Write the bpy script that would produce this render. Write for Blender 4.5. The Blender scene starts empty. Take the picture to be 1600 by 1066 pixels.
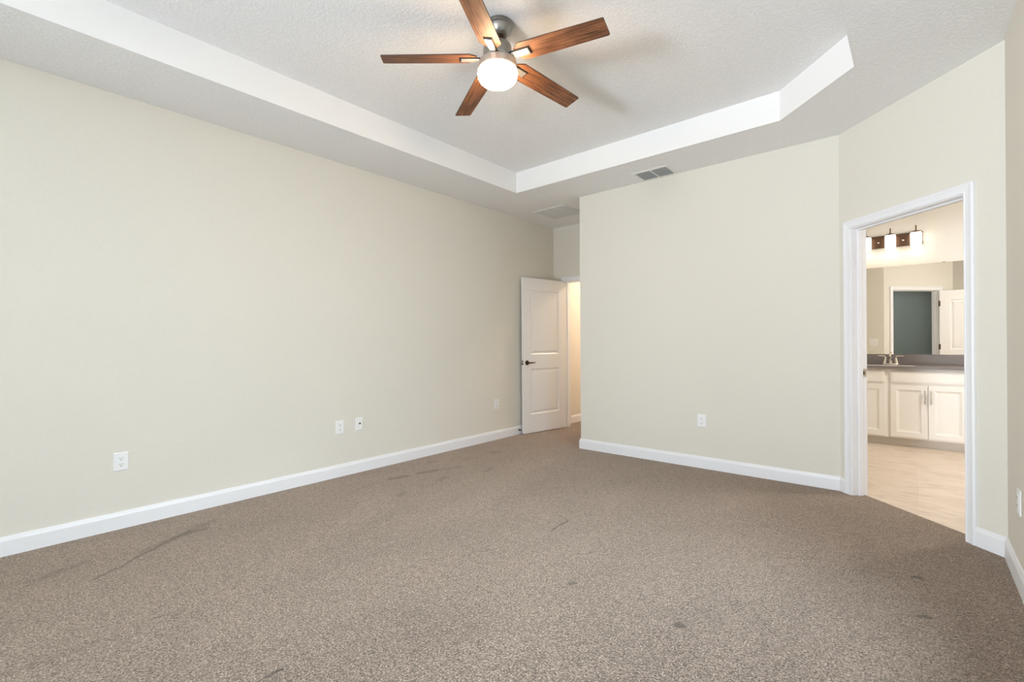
import bpy, bmesh, math, random
from mathutils import Vector, Matrix
R = math.radians
scene = bpy.context.scene
COL = scene.collection

# ------------------------------------------------------------------ camera
YAW, ROLL, EYE = R(40.538), R(-0.3815), 1.156
_f = Vector((-math.sin(YAW), math.cos(YAW), 0)); _r = Vector((math.cos(YAW), math.sin(YAW), 0)); _u = Vector((0, 0, 1))
cx_ = _r * math.cos(ROLL) + _u * math.sin(ROLL)
cy_ = _u * math.cos(ROLL) - _r * math.sin(ROLL)
cam = bpy.data.cameras.new('camera'); cam_o = bpy.data.objects.new('camera', cam); COL.objects.link(cam_o)
cam_o.matrix_world = Matrix(((cx_.x, cy_.x, -_f.x, 0), (cx_.y, cy_.y, -_f.y, 0), (cx_.z, cy_.z, -_f.z, EYE), (0, 0, 0, 1)))
cam.sensor_width = 36; cam.sensor_fit = 'HORIZONTAL'; cam.lens = 738.76 / 1600 * 36
cam.shift_x = (800 - 798.67) / 1600; cam.shift_y = (536.0 - 533) / 1600; cam.clip_start = 0.02
scene.camera = cam_o

# ------------------------------------------------------------------ world, daylight, exposure
w = bpy.data.worlds.new('world'); scene.world = w; w.use_nodes = True
w.node_tree.nodes['Background'].inputs[0].default_value = (0.80, 0.90, 1.0, 1)
w.node_tree.nodes['Background'].inputs[1].default_value = 1.0
def area(name, loc, direction, sx, sy, power, col, spread=180):
    l = bpy.data.lights.new(name, 'AREA'); l.shape = 'RECTANGLE'; l.size = sx; l.size_y = sy
    l.energy = power; l.color = col; l.spread = R(spread)
    o = bpy.data.objects.new(name, l); COL.objects.link(o); o.location = loc
    o.rotation_euler = Vector(direction).to_track_quat('-Z', 'Z').to_euler()
    return o
REAR = -3.8
DAY = (0.70, 0.86, 1.0)
WHITE = (0.79, 0.885, 1.0)
area('daylight_rear_sky', (-2.2, REAR - 1.4, 2.5), (0.35, 1, -0.25), 2.4, 1.3, 480, DAY)
area('daylight_rear_ground', (-2.15, REAR - 1.2, 0.2), (0.35, 1, 0.75), 2.2, 1.4, 1450, WHITE)
area('daylight_right_sky', (1.85, 1.6, 2.3), (-1, 0, -0.4), 2.3, 2.0, 215, DAY)
vs = scene.view_settings
vs.view_transform = 'Standard'; vs.look = 'None'; vs.gamma = 1; vs.use_curve_mapping = False; vs.exposure = 0.15
cy = scene.cycles
cy.use_denoising = True; cy.max_bounces = 12; cy.diffuse_bounces = 8; cy.glossy_bounces = 6
cy.transmission_bounces = 6; cy.caustics_reflective = False; cy.caustics_refractive = False; cy.sample_clamp_indirect = 8

# ------------------------------------------------------------------ measures
XL, YB, XC, YN, XR, XK = -3.824, 4.416, -2.782, 5.391, 0.367, -0.443
H, HT = 2.743, 2.9565
TX, TY, TK, TK2, TYR, TF = -3.210, 3.855, -0.731, -0.254, 3.378, -3.1
YR = YB - (XR - XK)
T = 0.115
MI = T * math.tan(R(22.5))
HALLX, HALLY = -3.76, 8.5
BX0, BX1, BY0, BY1 = -1.6, 2.4, 2.95, 7.26

# ------------------------------------------------------------------ materials
def mat(name, color=(0.8, 0.8, 0.8), rough=0.5, metal=0.0, spec=0.5):
    m = bpy.data.materials.new(name); m.use_nodes = True
    b = m.node_tree.nodes['Principled BSDF']
    b.inputs['Base Color'].default_value = (*color, 1); b.inputs['Roughness'].default_value = rough
    b.inputs['Metallic'].default_value = metal; b.inputs['Specular IOR Level'].default_value = spec
    return m
def N(m, t, **kw):
    n = m.node_tree.nodes.new(t)
    for k, v in kw.items(): setattr(n, k, v)
    return n
def L(m, a, b): m.node_tree.links.new(a, b)
def coords(m, scale=(1, 1, 1), rot=(0, 0, 0)):
    tc = N(m, 'ShaderNodeTexCoord'); mp = N(m, 'ShaderNodeMapping')
    mp.inputs['Scale'].default_value = scale; mp.inputs['Rotation'].default_value = rot
    L(m, tc.outputs['Object'], mp.inputs['Vector']); return mp.outputs['Vector']
def noise(m, vec, scale, detail=2, rough=0.5, dist=0.0):
    n = N(m, 'ShaderNodeTexNoise'); n.inputs['Scale'].default_value = scale; n.inputs['Detail'].default_value = detail
    n.inputs['Roughness'].default_value = rough; n.inputs['Distortion'].default_value = dist
    L(m, vec, n.inputs['Vector']); return n.outputs['Fac']
def ramp(m, fac, stops):
    r = N(m, 'ShaderNodeValToRGB'); e = r.color_ramp.elements
    while len(e) < len(stops): e.new(0.5)
    for i, (p, c) in enumerate(stops):
        e[i].position = p; e[i].color = (*c, 1) if len(c) == 3 else c
    L(m, fac, r.inputs['Fac']); return r.outputs['Color']
def mult(m, a, b, fac=1.0, mode='MULTIPLY'):
    x = N(m, 'ShaderNodeMix', data_type='RGBA', blend_type=mode); x.inputs['Factor'].default_value = fac
    L(m, a, x.inputs[6]); L(m, b, x.inputs[7]); return x.outputs[2]
def bump(m, height, strength, dist):
    b = N(m, 'ShaderNodeBump'); b.inputs['Strength'].default_value = strength; b.inputs['Distance'].default_value = dist
    L(m, height, b.inputs['Height']); L(m, b.outputs['Normal'], m.node_tree.nodes['Principled BSDF'].inputs['Normal']); return b
def base(m, c): L(m, c, m.node_tree.nodes['Principled BSDF'].inputs['Base Color'])
G = lambda v: (v, v, v)

def wall_paint(name, c):
    m = mat(name, c, 0.75, spec=0.25); v = coords(m)
    base(m, ramp(m, noise(m, v, 60, 3), [(0.3, tuple(x * 0.99 for x in c)), (0.7, tuple(x * 1.01 for x in c))]))
    bump(m, noise(m, v, 110, 3, 0.6), 0.12, 0.002); return m
M_wall = wall_paint('wall paint greige', (0.73, 0.70, 0.62))
M_sage = wall_paint('wall paint sage', (0.105, 0.112, 0.096))
M_bath = wall_paint('bathroom wall paint', (0.70, 0.675, 0.615))

M_ceil = mat('knockdown ceiling', (0.82, 0.815, 0.80), 0.85, spec=0.2)
v = coords(M_ceil)
h1 = ramp(M_ceil, noise(M_ceil, v, 62, 4, 0.6, 0.6), [(0.42, G(0)), (0.58, G(1))])
base(M_ceil, ramp(M_ceil, noise(M_ceil, v, 62, 4, 0.6, 0.6), [(0.40, (0.85, 0.845, 0.835)), (0.6, (0.885, 0.88, 0.87))]))
bump(M_ceil, h1, 0.35, 0.004)

M_trim = mat('white trim paint', (0.83, 0.83, 0.84), 0.35)
M_fascia = mat('tray fascia paint', (0.84, 0.835, 0.82), 0.6)
M_door = mat('door paint', (0.84, 0.83, 0.815), 0.4)
M_cab = mat('cabinet paint', (0.86, 0.84, 0.80), 0.35)
M_plate = mat('white plastic', (0.85, 0.85, 0.84), 0.35)
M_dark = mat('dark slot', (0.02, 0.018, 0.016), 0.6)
M_nickel = mat('brushed nickel', (0.32, 0.305, 0.28), 0.36, 1.0)
M_fitter = mat('pale nickel fitter', (0.60, 0.53, 0.47), 0.45, 0.85)
v = coords(M_nickel, (4, 4, 300)); bump(M_nickel, noise(M_nickel, v, 6, 2), 0.05, 0.001)
M_satin = mat('satin nickel', (0.66, 0.62, 0.55), 0.25, 1.0)
M_bronze = mat('bronze', (0.115, 0.07, 0.045), 0.38, 0.85)
M_bracket = mat('pale nickel bracket', (0.74, 0.72, 0.68), 0.4, 0.9)
M_mirror = mat('mirror silver', (0.93, 0.93, 0.91), 0.0, 1.0)
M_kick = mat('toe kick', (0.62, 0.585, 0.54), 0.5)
M_grille = mat('grille louvre grey', (0.31, 0.325, 0.32), 0.5)
M_ventw = mat('vent white metal', (0.80, 0.79, 0.77), 0.4)
M_back = mat('duct shadow', (0.12, 0.12, 0.12), 0.8)
M_back2 = mat('grille backing', (0.3, 0.3, 0.29), 0.8)
M_grille2 = mat('return louvre', (0.60, 0.60, 0.575), 0.5)

M_stone = mat('grey quartz', (0.20, 0.172, 0.16), 0.22); v = coords(M_stone)
base(M_stone, ramp(M_stone, noise(M_stone, v, 180, 3), [(0.3, (0.165, 0.142, 0.13)), (0.7, (0.24, 0.208, 0.195))]))

# carpet: fine tufts, trodden nap
M_carpet = mat('taupe carpet', (0.36, 0.29, 0.24), 0.95, spec=0.1); m = M_carpet
v = coords(m)
fine = noise(m, v, 150, 5, 0.8)
vor = N(m, 'ShaderNodeTexVoronoi'); vor.inputs['Scale'].default_value = 165; L(m, v, vor.inputs['Vector'])
sep = N(m, 'ShaderNodeSeparateColor'); L(m, vor.outputs['Color'], sep.inputs[0])
c1 = ramp(m, fine, [(0.35, (0.015, 0.010, 0.008)), (0.43, (0.100, 0.071, 0.053)), (0.53, (0.275, 0.209, 0.162)), (0.65, (0.58, 0.462, 0.375))])
c1 = mult(m, c1, ramp(m, sep.outputs[0], [(0.0, G(0.34)), (0.22, G(0.76)), (0.6, G(1.04)), (1.0, G(1.46))]))
mid = ramp(m, noise(m, v, 26, 4, 0.7), [(0.33, G(0.80)), (0.66, G(1.06))])
big = ramp(m, noise(m, coords(m, (1.0, 0.55, 1)), 1.7, 4, 0.6, 0.4), [(0.35, G(0.84)), (0.65, G(1.05))])
nap = ramp(m, noise(m, coords(m, (3.2, 0.8, 1), (0, 0, R(12))), 2.6, 5, 0.65, 1.2), [(0.27, G(0.62)), (0.335, G(0.93)), (0.40, G(1.0))])
c = mult(m, mult(m, mult(m, c1, mid), big), nap)
# pressed and scuffed pile marks: capsules a-b on the floor with ragged edges
MARKS = [(-3.091, 0.438, -3.436, 0.915, 0.01, 0.62), (-3.293, 0.672, -3.510, 1.071, 0.03, 0.8), (-3.418, 2.409, -3.388, 2.534, 0.035, 0.66), (-3.370, 2.653, -3.323, 2.827, 0.03, 0.7), (-3.288, 2.912, -3.246, 3.033, 0.03, 0.8), (-3.585, 2.970, -3.580, 3.038, 0.03, 0.8), (-3.383, 3.647, -3.375, 3.729, 0.03, 0.75), (-3.402, 3.248, -3.348, 3.392, 0.025, 0.85), (-1.708, 2.369, -1.723, 2.575, 0.01, 0.6), (-2.945, 3.080, -2.985, 3.216, 0.02, 0.8), (-3.059, 2.629, -3.089, 2.727, 0.025, 0.8), (-2.985, 2.172, -3.031, 2.254, 0.025, 0.8), (-0.748, 1.910, -0.727, 1.910, 0.014, 0.55), (-0.002, 3.034, 0.017, 3.033, 0.014, 0.55), (0.005, 2.611, 0.026, 2.621, 0.014, 0.6), (-1.264, 1.903, -1.258, 1.916, 0.014, 0.6), (-1.717, 0.687, -1.727, 0.750, 0.008, 0.5), (-3.407, 0.901, -3.401, 1.009, 0.02, 0.72), (-3.313, 0.253, -3.371, 0.427, 0.03, 0.8), ]
def VM(op, a=None, b=None):
    n = N(m, 'ShaderNodeVectorMath', operation=op)
    for i, q in enumerate((a, b)):
        if q is None: continue
        if isinstance(q, tuple): n.inputs[i].default_value = q
        else: L(m, q, n.inputs[i])
    return n
def MT(op, a, b, clamp=False):
    n = N(m, 'ShaderNodeMath', operation=op, use_clamp=clamp)
    for i, q in enumerate((a, b)):
        if isinstance(q, (int, float)): n.inputs[i].default_value = q
        else: L(m, q, n.inputs[i])
    return n.outputs[0]
wob = N(m, 'ShaderNodeTexNoise'); wob.inputs['Scale'].default_value = 14; wob.inputs['Detail'].default_value = 4; L(m, v, wob.inputs['Vector'])
wv = VM('SCALE', VM('SUBTRACT', wob.outputs['Color'], (0.5, 0.5, 0.5)).outputs[0]); wv.inputs['Scale'].default_value = 0.06
flat = VM('MULTIPLY', VM('ADD', v, wv.outputs[0]).outputs[0], (1, 1, 0)).outputs[0]
fac = None
for ax, ay, bx_, by_, wd_, st in MARKS:
    ba = (bx_ - ax, by_ - ay, 0); l2 = ba[0] ** 2 + ba[1] ** 2
    pa = VM('SUBTRACT', flat, (ax, ay, 0)).outputs[0]
    t_ = MT('MULTIPLY', VM('DOT_PRODUCT', pa, ba).outputs['Value'], 1 / l2, True)
    on = VM('SCALE', ba); L(m, t_, on.inputs['Scale'])
    d_ = VM('LENGTH', VM('SUBTRACT', pa, on.outputs[0]).outputs[0]).outputs['Value']
    mr = N(m, 'ShaderNodeMapRange'); mr.interpolation_type = 'SMOOTHSTEP'
    mr.inputs['From Min'].default_value = wd_ * 0.5; mr.inputs['From Max'].default_value = wd_ * 1.6; mr.inputs['To Min'].default_value = st * st; mr.inputs['To Max'].default_value = 1.0
    L(m, d_, mr.inputs['Value'])
    fac = mr.outputs[0] if fac is None else MT('MULTIPLY', fac, mr.outputs[0])
c = mult(m, c, fac)
base(m, c)
hh = N(m, 'ShaderNodeMath', operation='SUBTRACT'); L(m, fine, hh.inputs[0]); L(m, vor.outputs['Distance'], hh.inputs[1])
bump(m, hh.outputs[0], 0.55, 0.006)
pb = m.node_tree.nodes['Principled BSDF']; pb.inputs['Sheen Weight'].default_value = 0.55; pb.inputs['Sheen Roughness'].default_value = 0.4; pb.inputs['Sheen Tint'].default_value = (0.95, 0.78, 0.64, 1)

# bathroom tile: beige stone-look, 0.31 x 0.62 running along the room
M_tile = mat('beige tile', (0.62, 0.50, 0.38), 0.4); m = M_tile
v = coords(m)
br = N(m, 'ShaderNodeTexBrick'); br.offset = 0.5; br.inputs['Scale'].default_value = 1.0
br.inputs['Brick Width'].default_value = 0.62; br.inputs['Row Height'].default_value = 0.325
br.inputs['Mortar Size'].default_value = 0.0028; br.inputs['Color1'].default_value = (1, 1, 1, 1); br.inputs['Color2'].default_value = (0.93, 0.92, 0.9, 1)
br.inputs['Mortar'].default_value = (1.05, 1.05, 1.04, 1); br.inputs['Mortar Smooth'].default_value = 0.2
mp = N(m, 'ShaderNodeMapping'); mp.inputs['Rotation'].default_value = (0, 0, R(90)); mp.inputs['Location'].default_value = (0.12, -0.018, 0)
L(m, v, mp.inputs['Vector']); L(m, mp.outputs['Vector'], br.inputs['Vector'])
vein = ramp(m, noise(m, coords(m, (2.0, 4.5, 1), (0, 0, R(25))), 2.2, 6, 0.62, 1.0),
            [(0.3, (0.56, 0.465, 0.37)), (0.5, (0.68, 0.575, 0.47)), (0.72, (0.74, 0.64, 0.535))])
base(m, mult(m, vein, br.outputs['Color']))
bump(m, br.outputs['Fac'], -0.2, 0.002)

# fan blade wood
M_wood = mat('reclaimed wood blade', (0.25, 0.10, 0.045), 0.5); m = M_wood
oi = N(m, 'ShaderNodeObjectInfo'); tc = N(m, 'ShaderNodeTexCoord')
sh = N(m, 'ShaderNodeVectorMath', operation='ADD'); k5 = N(m, 'ShaderNodeMath', operation='MULTIPLY'); k5.inputs[1].default_value = 37
L(m, oi.outputs['Random'], k5.inputs[0]); L(m, tc.outputs['Object'], sh.inputs[0]); L(m, k5.outputs[0], sh.inputs[1])
mp = N(m, 'ShaderNodeMapping'); mp.inputs['Scale'].default_value = (2.2, 50, 6); L(m, sh.outputs[0], mp.inputs['Vector'])
g1 = ramp(m, noise(m, mp.outputs[0], 2.2, 7, 0.66, 0.6), [(0.33, (0.022, 0.009, 0.005)), (0.43, (0.13, 0.050, 0.022)), (0.57, (0.275, 0.115, 0.052)), (0.76, (0.43, 0.21, 0.105))])
mp2 = N(m, 'ShaderNodeMapping'); mp2.inputs['Scale'].default_value = (5, 13, 6); L(m, sh.outputs[0], mp2.inputs['Vector'])
g2 = ramp(m, noise(m, mp2.outputs[0], 1.5, 3, 0.5), [(0.3, G(0.65)), (0.6, G(1.05))])
base(m, mult(m, g1, g2))
M_bladeedge = mat('dark blade edge', (0.06, 0.025, 0.012), 0.5)

def emit(name, col, strength):
    m = mat(name, (0.9, 0.88, 0.84), 0.3); b = m.node_tree.nodes['Principled BSDF']
    b.inputs['Emission Color'].default_value = (*col, 1); b.inputs['Emission Strength'].default_value = strength
    return m
M_globe = emit('lit opal globe', (1.0, 0.70, 0.42), 62)
M_shade = emit('lit opal shade', (1.0, 0.88, 0.77), 5)
M_hall = emit('lit hall diffuser', (1.0, 0.79, 0.64), 215)

M_bathfill = emit('bathroom fill diffuser', (1.0, 0.97, 0.94), 260)
M_pane = mat('window glass'); nt = M_pane.node_tree; nt.nodes.clear()
o_ = nt.nodes.new('ShaderNodeOutputMaterial'); mx = nt.nodes.new('ShaderNodeMixShader'); tr = nt.nodes.new('ShaderNodeBsdfTransparent'); gl = nt.nodes.new('ShaderNodeBsdfGlossy')
gl.inputs['Roughness'].default_value = 0.02; mx.inputs[0].default_value = 0.06
nt.links.new(tr.outputs[0], mx.inputs[1]); nt.links.new(gl.outputs[0], mx.inputs[2]); nt.links.new(mx.outputs[0], o_.inputs[0])

# ------------------------------------------------------------------ mesh helpers
def box(bm, x0, x1, y0, y1, z0, z1, M=None, mi=0):
    vs_ = [Vector(p) for p in ((x0, y0, z0), (x1, y0, z0), (x1, y1, z0), (x0, y1, z0), (x0, y0, z1), (x1, y0, z1), (x1, y1, z1), (x0, y1, z1))]
    if M: vs_ = [M @ p for p in vs_]
    b = [bm.verts.new(p) for p in vs_]
    for q in ((3, 2, 1, 0), (4, 5, 6, 7), (0, 1, 5, 4), (1, 2, 6, 5), (2, 3, 7, 6), (3, 0, 4, 7)):
        bm.faces.new([b[i] for i in q]).material_index = mi
def prism(bm, pts, z0, z1):
    lo = [bm.verts.new((x, y, z0)) for x, y in pts]; hi = [bm.verts.new((x, y, z1)) for x, y in pts]; n = len(pts)
    bm.faces.new(lo[::-1]); bm.faces.new(hi)
    for i in range(n): bm.faces.new((lo[i], lo[(i + 1) % n], hi[(i + 1) % n], hi[i]))
def lathe(bm, prof, seg=48, M=None, mi=0):
    rings = []
    for r, z in prof:
        if r < 1e-6: ps = [Vector((0, 0, z))]
        else: ps = [Vector((r * math.cos(2 * math.pi * i / seg), r * math.sin(2 * math.pi * i / seg), z)) for i in range(seg)]
        rings.append([bm.verts.new(M @ p if M else p) for p in ps])
    for a, b in zip(rings, rings[1:]):
        for i in range(seg):
            j = (i + 1) % seg
            q = [a[0] if len(a) == 1 else a[i], a[0] if len(a) == 1 else a[j], b[0] if len(b) == 1 else b[j], b[0] if len(b) == 1 else b[i]]
            u = []
            for p in q:
                if p not in u: u.append(p)
            if len(u) > 2: bm.faces.new(u).material_index = mi
    return rings
def tube(bm, pts, rad, seg=12):
    pts = [Vector(p) for p in pts]; rad = rad if isinstance(rad, (list, tuple)) else [rad] * len(pts)
    rings = []
    up = Vector((0, 0, 1))
    for i, p in enumerate(pts):
        d = (pts[min(i + 1, len(pts) - 1)] - pts[max(i - 1, 0)]).normalized()
        a = d.cross(up) if abs(d.dot(up)) < 0.98 else d.cross(Vector((1, 0, 0)))
        a.normalize(); b = d.cross(a)
        rings.append([bm.verts.new(p + rad[i] * (a * math.cos(2 * math.pi * k / seg) + b * math.sin(2 * math.pi * k / seg))) for k in range(seg)])
    for A, B in zip(rings, rings[1:]):
        for k in range(seg): bm.faces.new((A[k], A[(k + 1) % seg], B[(k + 1) % seg], B[k]))
    bm.faces.new(rings[0][::-1]); bm.faces.new(rings[-1])
def obj(name, bm, m, parent=None, smooth=False, bevel=0, seg=2):
    bmesh.ops.recalc_face_normals(bm, faces=bm.faces)
    me = bpy.data.meshes.new(name); bm.to_mesh(me); bm.free()
    for x in (m if isinstance(m, (list, tuple)) else [m]): me.materials.append(x)
    o = bpy.data.objects.new(name, me); COL.objects.link(o)
    if parent: o.parent = parent
    if smooth:
        for p in me.polygons: p.use_smooth = True
        e = o.modifiers.new('edge', 'EDGE_SPLIT'); e.split_angle = R(38)
    if bevel:
        b = o.modifiers.new('bevel', 'BEVEL'); b.width = bevel; b.segments = seg; b.limit_method = 'ANGLE'; b.angle_limit = R(40)
    return o
def struct(o, label=None):
    o['kind'] = 'structure'
    if label: o['label'] = label
    return o
def tag(o, label, cat, group=None):
    o['label'] = label; o['category'] = cat
    if group: o['group'] = group
    return o
def thing(name, label, cat, loc, rz=0, group=None):
    o = bpy.data.objects.new(name, None); COL.objects.link(o); o.empty_display_size = 0.05
    o.location = loc; o.rotation_euler = (0, 0, rz)
    return tag(o, label, cat, group)
def copy_tree(o, parent=None):
    c = o.copy(); COL.objects.link(c)
    if parent: c.parent = parent
    for ch in list(o.children): copy_tree(ch, c)
    return c
B = bmesh.new

# chamfer wall frame: s along the wall from (XK,YB), d depth toward the bathroom
D45 = Vector((math.sqrt(.5), -math.sqrt(.5), 0)); N45 = Vector((math.sqrt(.5), math.sqrt(.5), 0)); A45 = Vector((XK, YB, 0))
CH = Matrix(((D45.x, N45.x, 0, A45.x), (D45.y, N45.y, 0, A45.y), (0, 0, 1, 0), (0, 0, 0, 1)))
S_L, S_R, S_END, DOOR_H = 0.116, 0.929, (XR - XK) * math.sqrt(2), 1.989

# ------------------------------------------------------------------ room shell
def wall(name, boxes=(), prisms=(), m=M_wall, M=None):
    bm = B()
    for b in boxes: box(bm, *b, M=M)
    for p, z0, z1 in prisms: prism(bm, p, z0, z1)
    return struct(obj(name, bm, m))
ZT = H + 0.02
wall('wall_left', [(XL - T, XL, REAR - T, YN + T, -0.06, ZT)])
wall('wall_back', prisms=[([(XC, YB), (XK, YB), (XK + MI, YB + T), (XC, YB + T)], -0.06, ZT)])
wall('wall_nook_right', [(XC, XC + T, YB + T, YN, -0.06, ZT)])
NJL, NJR, NDH = -3.632, -2.862, 1.985           # nook doorway jambs
wall('wall_nook_back', [(XL, NJL - 0.018, YN, YN + T, -0.06, ZT), (NJR + 0.018, XC + T, YN, YN + T, -0.06, ZT), (NJL - 0.018, NJR + 0.018, YN, YN + T, NDH + 0.018, ZT)])
bm = B()
s0, s1 = S_L - 0.018, S_R + 0.018
P = lambda s, d: tuple((CH @ Vector((s, d, 0)))[:2])
prism(bm, [P(0, 0), P(s0, 0), P(s0, T), P(-MI, T)], -0.06, ZT)
prism(bm, [P(s1, 0), P(S_END, 0), P(S_END + MI, T), P(s1, T)], -0.06, ZT)
prism(bm, [P(s0, 0), P(s1, 0), P(s1, T), P(s0, T)], DOOR_H + 0.018, ZT)
struct(obj('wall_chamfer', bm, M_wall))
W2 = (0.7, 2.5, 0.45, 2.1)                    # right window: y0 y1 z0 z1
W1 = (-2.1, -0.75, 0.25, 2.2)                    # rear window: x0 x1 z0 z1
bm = B()
prism(bm, [(XR, W2[1]), (XR + T, W2[1]), (XR + T, YR + MI), (XR, YR)], -0.06, ZT)
box(bm, XR, XR + T, REAR - T, W2[0], -0.06, ZT)
box(bm, XR, XR + T, W2[0], W2[1], -0.06, W2[2]); box(bm, XR, XR + T, W2[0], W2[1], W2[3], ZT)
struct(obj('wall_right', bm, M_wall))
wall('wall_rear', [(XL, W1[0], REAR - T, REAR, -0.06, ZT), (W1[1], XR, REAR - T, REAR, -0.06, ZT), (W1[0], W1[1], REAR - T, REAR, -0.06, W1[2]), (W1[0], W1[1], REAR - T, REAR, W1[3], ZT)], m=M_sage)
# hall beyond the bedroom door
wall('wall_hall_left', [(HALLX - T, HALLX, YN + T, HALLY, -0.06, ZT)])
wall('wall_hall_right', [(-2.60, -2.5, YN + T, HALLY, -0.06, ZT)])
wall('wall_hall_end', [(HALLX - T, -2.5, HALLY, HALLY + T, -0.06, ZT)])
# bathroom
wall('wall_bathroom_left', [(BX0 - T, BX0, YB + T, BY1, -0.06, ZT)], m=M_bath)
wall('wall_bathroom_back', [(BX0 - T, BX1 + T, BY1, BY1 + T, -0.06, ZT)], m=M_bath)
wall('wall_bathroom_right', [(BX1, BX1 + T, BY0 - T, BY1, -0.06, ZT)], m=M_bath)
wall('wall_bathroom_front', [(XR + T, BX1, BY0 - T, BY0, -0.06, ZT)], m=M_bath)

# carpet over bedroom, nook and hall
bm = B()
TR = 0.10
prism(bm, [(XL, REAR), (XR, REAR), (XR, YR), P(s1, 0), P(S_R, 0), P(S_R, TR), P(S_L, TR), P(S_L, 0), (XK, YB), (XC, YB), (XC, YN), (NJR, YN), (NJR, YN + T), (-2.6, YN + T), (-2.6, HALLY), (HALLX, HALLY), (HALLX, YN + T), (NJL, YN + T), (NJL, YN), (XL, YN)], -0.06, 0.0)
struct(obj('floor', bm, M_carpet), 'taupe cut pile bedroom carpet')
bm = B()
prism(bm, [(BX0, YB + T), (XK + MI, YB + T), P(S_L, T), P(S_L, TR), P(S_R, TR), P(S_R, T), (XR + T, YR + MI), (XR + T, BY0), (BX1, BY0), (BX1, BY1), (BX0, BY1)], -0.06, -0.008)
struct(obj('floor_bathroom', bm, M_tile), 'beige stone look tile floor of the bathroom')

# ceilings
bm = B()
for p in ([(XL, REAR), (TX, REAR), (TX, YN), (XL, YN)],
          [(TX, TY), (TK, TY), (TK2, TYR), (XR, TYR), (XR, YR), (XK, YB), (TX, YB)],
          [(TK2, REAR), (XR, REAR), (XR, TYR), (TK2, TYR)], [(TX, REAR), (TK2, REAR), (TK2, TF), (TX, TF)], [(TX, YB), (XC, YB), (XC, YN), (TX, YN)]):
    prism(bm, p, H, HT + 0.02)
box(bm, TX - 0.1, TK2 + 0.1, TF - 0.1, TY + 0.1, HT, HT + 0.06)
struct(obj('ceiling', bm, M_ceil), 'white textured tray ceiling')
bm = B(); prism(bm, [(BX0, YB + T), (XK + MI, YB + T), (XR + T, YR + MI), (XR + T, BY0), (BX1, BY0), (BX1, BY1), (BX0, BY1)], H, H + 0.06)
struct(obj('ceiling_bathroom', bm, M_ceil))
bm = B(); box(bm, HALLX - T, -2.5, YN + T, HALLY, H, H + 0.06)
struct(obj('ceiling_hall', bm, M_ceil))
# smooth fascia boards lining the tray
bm = B()
ring = [(TX, TF), (TX, TY), (TK, TY), (TK2, TYR), (TK2, TF)]
def offset_loop(pts, d, closed):
    out = []; n = len(pts)
    for i in range(n):
        p = Vector(pts[i])
        def nrm(a, b):
            t = (Vector(b) - Vector(a)).normalized(); return Vector((t.y, -t.x))
        if closed or 0 < i < n - 1:
            a, b = nrm(pts[i - 1], pts[i]), nrm(pts[i], pts[(i + 1) % n]); k = (a + b); k = k / (k.length_squared / 2)
        elif i == 0: k = nrm(pts[0], pts[1])
        else: k = nrm(pts[-2], pts[-1])
        out.append(p + k * d)
    return out
inner = offset_loop(ring, 0.008, True)
for i in range(5):
    j = (i + 1) % 5
    prism(bm, [tuple(ring[i]), tuple(ring[j]), tuple(inner[j]), tuple(inner[i])], H - 0.001, HT)
struct(obj('trim_1', bm, M_fascia), 'smooth white fascia around the tray ceiling')

# ------------------------------------------------------------------ baseboards and casings
BP = [(0, 0), (0.014, 0), (0.014, 0.082), (0.0125, 0.088), (0.010, 0.093), (0.0085, 0.100), (0.006, 0.106), (0, 0.107)]
def baseboards(names, pts):
    rings = []
    offs = {o for o, z in BP}
    lines = {o: offset_loop(pts, o, False) for o in offs}
    for i, nm in enumerate(names):
        if nm is None: continue
        bm = B()
        a = [bm.verts.new((*lines[o][i], z)) for o, z in BP]; b = [bm.verts.new((*lines[o][i + 1], z)) for o, z in BP]
        for k in range(len(BP)):
            j = (k + 1) % len(BP); bm.faces.new((a[k], a[j], b[j], b[k]))
        bm.faces.new(a[::-1]); bm.faces.new(b)
        struct(obj(nm, bm, M_trim))
CW = 0.057; RV = 0.006
baseboards(['baseboard_rear', 'baseboard_left', 'baseboard_nook_left'], [(XR, REAR), (XL, REAR), (XL, YN), (NJL - RV - CW, YN)])
baseboards(['baseboard_nook_right', 'baseboard_back', 'baseboard_chamfer_left'], [(XC, YN), (XC, YB), (XK, YB), P(S_L - RV - CW, 0)])
baseboards(['baseboard_chamfer_right', 'baseboard_right'], [P(S_R + RV + CW, 0), (XR, YR), (XR, REAR)])
baseboards(['baseboard_hall'], [(HALLX, YN + T), (HALLX, HALLY)])
CP = [(0, 0), (0, 0.009), (0.004, 0.011), (0.008, 0.009), (0.012, 0.0085), (0.034, 0.012), (0.042, 0.016), (0.050, 0.017), (0.055, 0.014), (CW, 0.010), (CW, 0)]
def casing(bm, M, a, b, h, side, d0):
    """U of moulding around an opening; side -1 faces the bedroom, +1 the far side"""
    rings = []
    for (sx, hz, kx, kz) in ((a, 0, -1, 0), (a, h, -1, 1), (b, h, 1, 1), (b, 0, 1, 0)):
        rings.append([bm.verts.new(M @ Vector((sx + kx * o, d0 + side * p, hz + kz * o))) for o, p in CP])
    for A_, B_ in zip(rings, rings[1:]):
        for k in range(len(CP)):
            j = (k + 1) % len(CP); bm.faces.new((A_[k], A_[j], B_[j], B_[k]))
    bm.faces.new(rings[0]); bm.faces.new(rings[-1])
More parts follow.
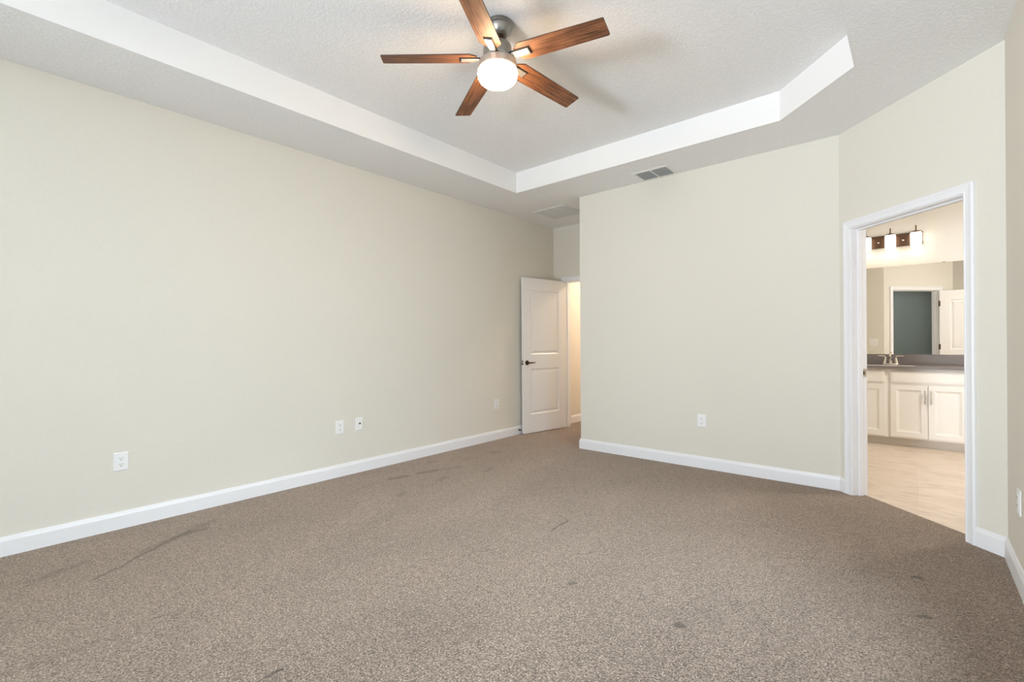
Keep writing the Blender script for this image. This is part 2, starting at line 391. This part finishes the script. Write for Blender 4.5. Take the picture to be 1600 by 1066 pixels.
def doorway(name, M, a, b, h, stop, z0, label):
    """jamb lining with stops (root) and casing parts on both faces"""
    bm = B()
    for x0, x1 in ((a - 0.018, a), (b, b + 0.018)): box(bm, x0, x1, -0.001, T + 0.001, z0, h + 0.018, M)
    box(bm, a, b, -0.001, T + 0.001, h, h + 0.018, M)
    s_, e_ = stop
    box(bm, a, a + 0.011, s_, e_, z0, h, M); box(bm, b - 0.011, b, s_, e_, z0, h, M); box(bm, a + 0.011, b - 0.011, s_, e_, h - 0.011, h, M)
    root = struct(obj(name, bm, M_trim, bevel=0.0012), label)
    for side, d0 in ((-1, -0.0005), (1, T + 0.0005)):
        bm = B(); casing(bm, M, a - RV, b + RV, h + RV, side, d0); obj('casing', bm, M_trim, root)
    return root
jamb_bath = doorway('trim_2', CH, S_L, S_R, DOOR_H, (0.046, 0.078), -0.008, 'white door casing and jamb of the bathroom doorway')
NK = Matrix(((1, 0, 0, 0), (0, 1, 0, YN), (0, 0, 1, 0), (0, 0, 0, 1)))
jamb_nook = doorway('trim_3', NK, NJL, NJR, NDH, (0.040, 0.075), 0, 'white door casing and jamb of the hallway doorway')
# strike plate in the bathroom jamb
bm = B(); box(bm, S_L - 0.001, S_L + 0.0018, 0.084, 0.113, 0.885, 0.945, CH)
sp = obj('strike_plate', bm, M_satin, jamb_bath, bevel=0.0008); sp['label'] = 'satin metal strike plate'
bm = B(); box(bm, S_L + 0.0015, S_L + 0.0024, 0.087, 0.099, 0.902, 0.926, CH); obj('strike_hole', bm, M_dark, sp)

# ------------------------------------------------------------------ unseen windows added behind and beside the camera for daylight
def window(name, M, a, b, z0, z1):
    bm = B(); f = 0.05
    for q in ((a, a + f, 0.03, 0.085, z0, z1), (b - f, b, 0.03, 0.085, z0, z1), (a + f, b - f, 0.03, 0.085, z0, z0 + f), (a + f, b - f, 0.03, 0.085, z1 - f, z1), (a + f, b - f, 0.035, 0.08, (z0 + z1) / 2 - 0.02, (z0 + z1) / 2 + 0.02)):
        box(bm, *q, M)
    o = struct(obj(name, bm, M_trim, bevel=0.003))
    bm = B(); box(bm, a + f, b - f, 0.055, 0.059, z0 + f, z1 - f, M); obj('pane', bm, M_pane, o)
    bm = B(); box(bm, a - 0.03, b + 0.03, -0.03, 0.03, z0 - 0.02, z0, M); obj('sill', bm, M_trim, o)
MW1 = Matrix(((1, 0, 0, 0), (0, -1, 0, REAR), (0, 0, 1, 0), (0, 0, 0, 1)))
MW2 = Matrix(((0, 1, 0, XR), (1, 0, 0, 0), (0, 0, 1, 0), (0, 0, 0, 1)))
window('window_1', MW1, *W1); window('window_2', MW2, *W2)

# ------------------------------------------------------------------ panel doors
def panel_slab(bm, wd, ht, th, panels, M=None, steps=((0.014, -0.011), (0.006, -0.0005), (0.026, 0.0085)), back=True):
    """slab x 0..wd, y 0..th, z 0..ht; panels = list of (x0,x1,z0,z1) sunk into front (y=0) and back"""
    xs = sorted({0, wd, *[p[0] for p in panels], *[p[1] for p in panels]}); zs = sorted({0, ht, *[p[2] for p in panels], *[p[3] for p in panels]})
    allv = []
    grids = []
    for y in (0, th):
        g = [[bm.verts.new((x, y, z)) for z in zs] for x in xs]; grids.append(g)
    pf = []
    for gi, g in enumerate(grids):
        for i in range(len(xs) - 1):
            for j in range(len(zs) - 1):
                q = (g[i][j], g[i + 1][j], g[i + 1][j + 1], g[i][j + 1])
                fc = bm.faces.new(q if gi == 0 else q[::-1])
                mx_, mz_ = (xs[i] + xs[i + 1]) / 2, (zs[j] + zs[j + 1]) / 2
                if (gi == 0 or back) and any(p[0] < mx_ < p[1] and p[2] < mz_ < p[3] for p in panels): pf.append(fc)
    f, b = grids
    for i in range(len(xs) - 1):
        bm.faces.new((f[i + 1][0], f[i][0], b[i][0], b[i + 1][0])); bm.faces.new((f[i][-1], f[i + 1][-1], b[i + 1][-1], b[i][-1]))
    for j in range(len(zs) - 1):
        bm.faces.new((f[0][j], f[0][j + 1], b[0][j + 1], b[0][j])); bm.faces.new((f[-1][j + 1], f[-1][j], b[-1][j], b[-1][j + 1]))
    bm.normal_update()
    for t_, d_ in steps: bmesh.ops.inset_individual(bm, faces=pf, thickness=t_, depth=d_, use_even_offset=True)
    if M: bmesh.ops.transform(bm, matrix=M, verts=bm.verts)

def lever(M, parent):
    """rose plus lever, local: y out of the door, x toward the hinge"""
    bm = B(); lathe(bm, [(0, 0), (0.031, 0), (0.031, 0.006), (0.027, 0.011), (0.012, 0.012), (0.0105, 0.045), (0, 0.047)], 32, M @ Matrix.Rotation(R(90), 4, 'X'))
    pts = [(0, -0.04, 0), (0.02, -0.046, 0), (0.06, -0.046, 0.001), (0.105, -0.041, 0.002)]
    tube(bm, [M @ Vector(p) for p in pts], [0.010, 0.0095, 0.008, 0.006], 12)
    h = obj('handle', bm, M_bronze, parent, smooth=True); h['label'] = 'dark bronze lever handle'
    return h
DW, DHT, DTH = 0.76, 1.975, 0.035
PAN = [(0.125, DW - 0.125, 0.235, 0.815), (0.125, DW - 0.125, 1.0, 1.825)]
# bedroom door: swung back toward the left wall. local x from hinge to leading edge, front (y=0) faces the room (+X)
ang = R(9.6)
hx, hy = -3.620, 5.366
MD = Matrix(((-math.sin(ang), -math.cos(ang), 0, hx), (-math.cos(ang), math.sin(ang), 0, hy), (0, 0, 1, 0.008), (0, 0, 0, 1)))
bm = B(); panel_slab(bm, DW, DHT, DTH, PAN, MD)
door1 = struct(obj('door_1', bm, M_door, bevel=0.0015), 'white two panel bedroom door swung open toward the left wall')
lever(MD @ Matrix.Translation((DW - 0.06, 0, 0.895)) @ Matrix.Scale(-1, 4, (1, 0, 0)), door1)
bm = B(); box(bm, DW - 0.0005, DW + 0.0015, 0.005, 0.030, 0.868, 0.925, MD); lp = obj('latch_plate', bm, M_satin, door1)
bm = B(); box(bm, DW + 0.001, DW + 0.009, 0.011, 0.024, 0.873, 0.888, MD); box(bm, DW + 0.001, DW + 0.003, 0.011, 0.024, 0.905, 0.921, MD); obj('latch_bolt', bm, M_dark, lp)
# bathroom door: swung into the bathroom, seen in the mirror
piv = CH @ Vector((S_R - 0.002, T + 0.02, 0))
MB2 = Matrix(((1, 0, 0, piv.x), (0, 1, 0, piv.y), (0, 0, 1, 0.0), (0, 0, 0, 1))) @ Matrix.Rotation(R(3), 4, 'Z')
bm = B(); panel_slab(bm, 0.80, DHT, DTH, [(0.13, 0.67, 0.235, 0.815), (0.13, 0.67, 1.0, 1.825)], MB2)
door2 = struct(obj('door_2', bm, M_door, bevel=0.0015), 'white two panel bathroom door swung open, seen in the mirror')
lever(MB2 @ Matrix.Translation((0.74, DTH, 0.895)) @ Matrix.Rotation(R(180), 4, 'Z'), door2)
for z in (0.2, 1.0, 1.72):
    bm = B(); box(bm, -0.012, 0.012, -0.006, 0.036, z, z + 0.09, MB2); obj('hinge', bm, M_bronze, door2)

# ------------------------------------------------------------------ ceiling fan
FX, FY = -1.784, 1.984
fan = thing('ceiling_fan', 'five blade wooden ceiling fan with nickel motor and lit globe', 'ceiling fan', (FX, FY, HT))
fz = lambda prof: [(r, z - HT) for r, z in prof]
bm = B(); lathe(bm, fz([(0, HT), (0.0745, HT), (0.0745, 2.950), (0.071, 2.947), (0.0735, 2.944), (0.0735, 2.936), (0.069, 2.932), (0.068, 2.925), (0.062, 2.908), (0.052, 2.893), (0.042, 2.884), (0.034, 2.882), (0.026, 2.888), (0, 2.89)]), 64); cp = obj('canopy', bm, M_nickel, fan, smooth=True); cp.location = (0.0095, 0.008, 0)
bm = B(); lathe(bm, fz([(0, 2.905), (0.020, 2.900), (0.026, 2.888), (0.023, 2.878), (0.0125, 2.872), (0.0125, 2.85), (0, 2.85)]), 32); dr = obj('downrod', bm, M_bronze, fan, smooth=True); dr.location = (0.007, 0.006, 0)
bm = B(); lathe(bm, fz([(0, 2.868), (0.026, 2.868), (0.030, 2.864), (0.036, 2.856), (0.062, 2.842), (0.072, 2.835), (0.0785, 2.822), (0.0805, 2.806), (0.0815, 2.776), (0.0815, 2.762), (0.078, 2.757), (0.06, 2.752), (0, 2.752)]), 64); obj('motor_housing', bm, M_nickel, fan, smooth=True)
bm = B(); lathe(bm, fz([(0, 2.752), (0.05, 2.752), (0.05, 2.742), (0.098, 2.741), (0.105, 2.738), (0.108, 2.73), (0.109, 2.698), (0.106, 2.694), (0.10, 2.694), (0, 2.700)]), 64); obj('light_fitter', bm, M_fitter, fan, smooth=True)
bm = B(); lathe(bm, fz([(0.104, 2.696), (0.110, 2.688), (0.1125, 2.676), (0.112, 2.663), (0.108, 2.649), (0.101, 2.636), (0.089, 2.625), (0.07, 2.617), (0.045, 2.612), (0.02, 2.610), (0, 2.6098)]), 40); g = obj('globe', bm, M_globe, fan, smooth=True); g['label'] = 'lit white opal globe'
blade_bm = B()
outline = [(0.118, -0.030), (0.160, -0.061), (0.30, -0.0605), (0.635, -0.0555), (0.640, -0.050), (0.640, 0.050), (0.635, 0.0555), (0.30, 0.0605), (0.160, 0.061), (0.118, 0.030)]
lo = [blade_bm.verts.new((x, y, -0.003)) for x, y in outline]; hi = [blade_bm.verts.new((x, y, 0.003)) for x, y in outline]
blade_bm.faces.new(lo[::-1]); blade_bm.faces.new(hi)
for i in range(len(outline)):
    j = (i + 1) % len(outline); blade_bm.faces.new((lo[i], lo[j], hi[j], hi[i])).material_index = 1
blade0 = obj('blade', blade_bm, [M_wood, M_bladeedge], fan)
bm = B()
box(bm, 0.10, 0.205, -0.020, 0.020, -0.013, -0.0074)
box(bm, 0.05, 0.115, -0.014, 0.014, -0.016, -0.006)
br0 = obj('blade_bracket', bm, M_bracket, blade0, bevel=0.0025); br0['label'] = 'pale metal blade bracket'
bm = B(); box(bm, 0.09, 0.2115, -0.0245, 0.0245, -0.0075, -0.0031); shd = obj('bracket_shadow', bm, M_dark, blade0); shd['label'] = 'dark painted shadow outline around the bracket'  # dark box stands in for the shadow gap around the bracket
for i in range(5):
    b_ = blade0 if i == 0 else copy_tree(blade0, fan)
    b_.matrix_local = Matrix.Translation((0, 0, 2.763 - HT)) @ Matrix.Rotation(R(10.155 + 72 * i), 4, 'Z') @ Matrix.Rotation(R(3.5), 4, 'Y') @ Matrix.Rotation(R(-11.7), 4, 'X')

# ------------------------------------------------------------------ ceiling vents
def vent(name, label, cat, x0, x1, y0, y1, z, banks, n, along, fr, lm, bk):
    t = thing(name, label, cat, ((x0 + x1) / 2, (y0 + y1) / 2, z)); wx, wy = (x1 - x0) / 2, (y1 - y0) / 2
    bm = B(); d = 0.008
    for q in ((-wx, wx, -wy, -wy + fr), (-wx, wx, wy - fr, wy), (-wx, -wx + fr, -wy + fr, wy - fr), (wx - fr, wx, -wy + fr, wy - fr)): box(bm, *q, -d, -0.0005)
    obj('frame', bm, M_ventw, t, bevel=0.003)
    bm = B(); box(bm, -wx + fr * .6, wx - fr * .6, -wy + fr * .6, wy - fr * .6, -0.0018, -0.0004); obj('duct_opening', bm, bk, t)
    ix, iy = wx - fr, wy - fr
    edges = [-ix + 2 * ix * k / banks for k in range(banks + 1)]
    for k in range(1, banks):
        bm = B(); box(bm, edges[k] - 0.007, edges[k] + 0.007, -iy, iy, -d, -0.001); obj('divider', bm, M_ventw, t, bevel=0.001)
    for k in range(banks):
        a, b = edges[k] + (0.007 if k else 0), edges[k + 1] - (0.007 if k < banks - 1 else 0)
        bm = B()
        for i in range(n):
            if along == 'x':
                yy = -iy + (i + .5) * 2 * iy / n; Mx = Matrix.Translation(((a + b) / 2, yy, -0.006)) @ Matrix.Rotation(R(-32), 4, 'X')
                box(bm, -(b - a) / 2, (b - a) / 2, -iy / n * 0.86, iy / n * 0.86, -0.0006, 0.0006, Mx)
            else:
                xx = a + (i + .5) * (b - a) / n; Mx = Matrix.Translation((xx, 0, -0.006)) @ Matrix.Rotation(R(-32), 4, 'Y')
                box(bm, -(b - a) / 2 / n * 0.86, (b - a) / 2 / n * 0.86, -iy, iy, -0.0006, 0.0006, Mx)
        obj('louvre', bm, lm, t)
    return t
vent('supply_vent', 'white ceiling register with two grey louvre banks above the back wall', 'air vent', -2.03, -1.675, 4.122, 4.385, H, 2, 9, 'x', 0.032, M_grille, M_back)
vent('return_grille', 'square pale return air grille on ceiling near the bedroom door', 'air vent', -3.515, -3.065, 4.522, 4.965, H, 3, 12, 'x', 0.025, M_grille2, M_back2)

# ------------------------------------------------------------------ wall plates: local x right, y out of wall (toward -y), z up
def plate_bm(wd, ht):
    bm = B()
    pr = [(0, 0.0), (0.0, 0.003), (0.006, 0.006)]
    r0 = []
    for ins, y in pr:
        r0.append([bm.verts.new((sx * (wd / 2 - ins), -y, sz * (ht / 2 - ins))) for sx, sz in ((-1, -1), (1, -1), (1, 1), (-1, 1))])
    for a, b in zip(r0, r0[1:]):
        for k in range(4): bm.faces.new((a[k], a[(k + 1) % 4], b[(k + 1) % 4], b[k]))
    bm.faces.new(r0[-1]); bm.faces.new(r0[0][::-1]); return bm
MX90 = Matrix.Rotation(R(90), 4, 'X')
def make_outlet(label, wd=0.078, ht=0.117):
    t = thing('wall_outlet', label, 'outlet', (0, 0, 0))
    obj('cover_plate', plate_bm(wd, ht), M_plate, t)
    for dz in (0.0195, -0.0195):
        bm = B(); lathe(bm, [(0, 0.0055), (0.0165, 0.0055), (0.0165, 0.0075), (0.0155, 0.008), (0, 0.008)], 24, MX90)
        r_ = obj('receptacle', bm, M_plate, t); r_.location = (0, 0, dz)
        bm = B()
        box(bm, -0.0075, -0.0055, -0.0086, -0.0078, -0.001, 0.008); box(bm, 0.0055, 0.0075, -0.0086, -0.0078, 0.000, 0.007)
        lathe(bm, [(0, 0.0078), (0.0028, 0.0078), (0.0028, 0.0086), (0, 0.0086)], 12, Matrix.Translation((0, 0, -0.0075)) @ MX90)
        s = obj('slots', bm, M_dark, r_); s['label'] = 'dark plug slots'
    bm = B(); lathe(bm, [(0, 0.0055), (0.003, 0.0055), (0.0025, 0.0072), (0, 0.0074)], 12, MX90); obj('screw', bm, M_ventw, t)
    return t
RZL = R(90)      # left wall: local -y faces +x
o1 = make_outlet('white duplex outlet lowest and leftmost on the left wall'); o1.location = (XL, 0.666, 0.422); o1.rotation_euler = (0, 0, RZL)
def more(label, loc, rz):
    o = copy_tree(o1); o.location = loc; o.rotation_euler = (0, 0, rz); o['label'] = label; return o
more('white duplex outlet on the left wall just left of the cable jack', (XL, 2.161, 0.428), RZL)
more('small white outlet on the left wall nearest the open bedroom door', (XL, 4.196, 0.422), RZL)
more('white duplex outlet on the back wall between nook corner and bathroom doorway', (-1.489, YB, 0.433), 0)
more('white outlet on the right wall at the far right edge of view', (XR, 3.225, 0.395), R(-90))
for o in [o for o in COL.objects if o.name.startswith('wall_outlet')]: o['group'] = 'white duplex outlets on the bedroom walls'
j = thing('cable_jack', 'white wall plate with one dark jack hole on the left wall', 'wall jack', (XL, 2.35, 0.434), RZL)
obj('cover_plate', plate_bm(0.072, 0.112), M_plate, j)
bm = B(); lathe(bm, [(0, 0.0055), (0.0085, 0.0055), (0.0085, 0.009), (0.005, 0.012), (0, 0.012)], 20, Matrix.Translation((0.004, 0, 0.004)) @ MX90); obj('jack', bm, M_dark, j)
for dz in (0.042, -0.042):
    bm = B(); lathe(bm, [(0, 0.0055), (0.003, 0.0055), (0.0025, 0.0072), (0, 0.0074)], 12, Matrix.Translation((0, 0, dz)) @ MX90); obj('screw', bm, M_ventw, j)

# door stop on the left baseboard
ds = thing('door_stop', 'small dark door stop on the left baseboard beside the open door', 'door stop', (XL + 0.014, 4.598, 0.058), RZL)
bm = B(); lathe(bm, [(0, 0), (0.013, 0), (0.012, 0.003), (0.005, 0.004), (0.005, 0.022), (0, 0.022)], 20, MX90); obj('base', bm, M_bronze, ds, smooth=True)
bm = B(); lathe(bm, [(0, 0.020), (0.009, 0.020), (0.009, 0.029), (0.007, 0.031), (0, 0.031)], 20, MX90); obj('rubber_tip', bm, M_dark, ds, smooth=True)

# ------------------------------------------------------------------ bathroom vanity
CF = 6.690                                     # face of the cabinet doors
def pull(parent, x, z0, z1):
    bm = B(); y = CF - 0.028
    tube(bm, [(x, y, z0 - 0.012), (x, y, z1 + 0.012)], 0.0055, 10)
    for z in (z0 + 0.01, z1 - 0.01): tube(bm, [(x, y, z), (x, CF + 0.001, z)], 0.0045, 8)
    h_ = obj('handle', bm, M_satin, parent, smooth=True); h_['label'] = 'satin nickel bar pull'
def front(kind, parent, x0, x1, z0, z1, fr=0.052):
    bm = B(); wd, ht = x1 - x0, z1 - z0
    if kind == 'door': panel_slab(bm, wd, ht, 0.019, [(fr, wd - fr, fr, ht - fr)], Matrix.Translation((x0, CF, z0)), steps=((0.009, -0.005), (0.012, -0.003), (0.003, -0.001)), back=False)
    else: panel_slab(bm, wd, ht, 0.019, [(0.010, wd - 0.010, 0.010, ht - 0.010)], Matrix.Translation((x0, CF, z0)), steps=((0.004, 0.0015),), back=False)
    return obj(kind, bm, M_cab, parent, bevel=0.002)
def cabinet(label, x0, x1):
    t = thing('vanity_cabinet', label, 'cabinet', ((x0 + x1) / 2, CF + 0.02, 0.0))
    mv = Matrix.Translation(-Vector(t.location))
    bm = B(); box(bm, x0, x1, CF + 0.019, BY1 - 0.002, 0.085, 0.843); o = obj('body', bm, M_cab, t, bevel=0.001); o.matrix_local = mv
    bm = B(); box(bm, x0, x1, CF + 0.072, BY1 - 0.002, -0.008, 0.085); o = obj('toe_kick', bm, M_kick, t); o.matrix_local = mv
    return t, mv
cabA, mv = cabinet('white vanity cabinet partly hidden by left door jamb, with narrow door below drawer', -0.745, -0.238)
for kind, z0, z1 in (('drawer', 0.697, 0.821), ('door', 0.103, 0.669)): 
    o = front(kind, cabA, -0.715, -0.262, z0, z1); o.matrix_local = mv
pull(o, -0.66, 0.49, 0.60)
cabB, mv = cabinet('white vanity sink cabinet with double doors and two bar pulls', -0.238, 0.435)
o = front('drawer', cabB, -0.213, 0.410, 0.697, 0.821); o.matrix_local = mv
o = front('door', cabB, -0.213, 0.095, 0.103, 0.669); o.matrix_local = mv; pull(o, 0.073, 0.487, 0.607)
o = front('door', cabB, 0.101, 0.410, 0.103, 0.669); o.matrix_local = mv; pull(o, 0.122, 0.487, 0.607)
bm = B(); CZ0, CZ1 = 0.8435, 0.873
sx0, sx1, sy0, sy1 = -0.44, -0.005, 6.77, 7.05
for q in ((-0.755, 0.45, 6.662, sy0), (-0.755, 0.45, sy1, BY1 - 0.001), (-0.755, sx0, sy0, sy1), (sx1, 0.45, sy0, sy1)): box(bm, *q, CZ0, CZ1)
bmesh.ops.remove_doubles(bm, verts=bm.verts, dist=1e-5)
ct = tag(obj('vanity_countertop', bm, M_stone), 'grey stone vanity countertop with low backsplash under the mirror', 'countertop')
bm = B(); box(bm, -0.755, 0.45, BY1 - 0.021, BY1 - 0.001, CZ1, 0.990); obj('backsplash', bm, M_stone, ct, bevel=0.0015)
bm = B(); t_ = 0.008
for q in ((sx0, sx1, sy0, sy0 + t_), (sx0, sx1, sy1 - t_, sy1), (sx0, sx0 + t_, sy0 + t_, sy1 - t_), (sx1 - t_, sx1, sy0 + t_, sy1 - t_)): box(bm, *q, 0.846, 0.866)
sb = obj('sink_basin', bm, M_plate, ct, bevel=0.002); sb['label'] = 'white undermount sink rim'
# faucet
fc = thing('faucet', 'satin two lever bathroom faucet standing on the vanity countertop', 'faucet', (-0.224, 7.12, CZ1 + 0.0005))
bm = B(); lathe(bm, [(0, 0), (0.035, 0), (0.035, 0.006), (0.030, 0.013), (0, 0.015)], 32); bmesh.ops.scale(bm, vec=(2.35, 0.8, 1), verts=bm.verts); obj('base_plate', bm, M_satin, fc, smooth=True)
bm = B(); tube(bm, [(0, 0.01, 0.008), (0, 0.008, 0.05), (0, 0.0, 0.09), (0, -0.02, 0.118), (0, -0.055, 0.126), (0, -0.09, 0.112), (0, -0.105, 0.09)], [0.022, 0.017, 0.0145, 0.0135, 0.0125, 0.0115, 0.011], 16)
tube(bm, [(0, 0.03, 0.01), (0, 0.03, 0.135)], 0.0025, 8); lathe(bm, [(0, 0.13), (0.005, 0.132), (0.005, 0.14), (0, 0.142)], 12, Matrix.Translation((0, 0.03, 0))); obj('spout', bm, M_satin, fc, smooth=True)
for s in (-1, 1):
    bm = B(); tube(bm, [(s * 0.056, 0, 0.008), (s * 0.050, 0, 0.05), (s * 0.046, 0, 0.082), (s * 0.052, 0, 0.094)], [0.021, 0.015, 0.011, 0.009], 16)
    tube(bm, [(s * 0.047, 0, 0.088), (s * 0.065, 0, 0.097), (s * 0.10, 0, 0.099), (s * 0.122, 0, 0.096)], [0.008, 0.0075, 0.006, 0.0045], 10); obj('handle', bm, M_satin, fc, smooth=True)
# mirror
bm = B(); box(bm, -0.755, 0.45, BY1 - 0.006, BY1 - 0.0005, 0.991, 2.038)
mi = tag(obj('vanity_mirror', bm, M_mirror), 'large frameless mirror above the grey backsplash, reflecting the doorway', 'mirror')
bm = B(); box(bm, 0.235, 0.262, BY1 - 0.009, BY1 - 0.0005, 2.028, 2.046); obj('mirror_clip', bm, M_satin, mi)
# vanity light
vl = thing('vanity_light', 'bronze three shade vanity light glowing above the bathroom mirror', 'wall light', (-0.22, BY1, 2.33))
bm = B(); box(bm, -0.285, 0.285, -0.028, -0.001, -0.062, 0.082); obj('back_plate', bm, M_bronze, vl, bevel=0.004)
bm = B(); box(bm, -0.292, 0.292, -0.034, -0.026, -0.062, -0.030); box(bm, -0.292, 0.292, -0.034, -0.026, 0.070, 0.082); obj('rail', bm, M_bronze, vl, bevel=0.002)
for i in (-1, 0, 1):
    Ms = Matrix.Translation((i * 0.23, -0.115, 0))
    bm = B(); lathe(bm, [(0.046, -0.092), (0.050, -0.088), (0.051, 0.055), (0.046, 0.062), (0, 0.062)], 32, Ms); s_ = obj('shade', bm, M_shade, vl, smooth=True); s_['label'] = 'lit white opal shade'
    bm = B(); lathe(bm, [(0, 0.0625), (0.040, 0.0625), (0.041, 0.072), (0.030, 0.082), (0.010, 0.087), (0.006, 0.092), (0.006, 0.140), (0.0075, 0.145), (0, 0.148)], 24, Ms)
    tube(bm, [Ms @ Vector((0, 0, 0.077)), Ms @ Vector((0, 0.095, 0.077))], 0.007, 10); obj('shade_cap', bm, M_bronze, s_, smooth=True)
for x in (-0.115, 0.115):
    bm = B(); lathe(bm, [(0, 0.027), (0.009, 0.027), (0.009, 0.033), (0.005, 0.037), (0, 0.038)], 16, Matrix.Translation((x, 0, 0.005)) @ MX90); obj('knob', bm, M_satin, vl, smooth=True)
# switch plate on the bathroom side, seen in the mirror
sw = thing('light_switch', 'white two gang rocker switch plate seen in the mirror beside the doorway', 'light switch', (-0.535, YB + T, 1.125), R(180))
obj('cover_plate', plate_bm(0.116, 0.117), M_plate, sw)
for x in (-0.023, 0.023):
    bm = B(); box(bm, x - 0.0165, x + 0.0165, -0.0085, -0.0055, -0.033, 0.033); obj('rocker', bm, M_ventw, sw, bevel=0.001)

# hall ceiling light (lights the hall seen past the door)
hl = thing('hall_ceiling_light', 'round lit flush ceiling light in the hall past the bedroom door', 'ceiling light', (-3.15, 6.75, H))
bm = B(); lathe(bm, [(0, 0), (0.15, 0), (0.15, -0.02), (0.14, -0.025), (0, -0.025)], 40); obj('pan', bm, M_nickel, hl, smooth=True)
bm = B(); lathe(bm, [(0.135, -0.024), (0.13, -0.05), (0.10, -0.075), (0.05, -0.088), (0, -0.09)], 32); obj('diffuser', bm, M_hall, hl, smooth=True)
bl = thing('bathroom_fill_light', 'added unseen round fill light on the bathroom ceiling', 'ceiling light', (1.35, 5.55, H))  # unseen lamp, added to brighten the bathroom and its mirror view
bm = B(); lathe(bm, [(0, 0), (0.15, 0), (0.15, -0.02), (0.14, -0.025), (0, -0.025)], 40); obj('pan', bm, M_nickel, bl, smooth=True)
bm = B(); lathe(bm, [(0.135, -0.024), (0.13, -0.05), (0.10, -0.075), (0.05, -0.088), (0, -0.09)], 32); obj('diffuser', bm, M_bathfill, bl, smooth=True)
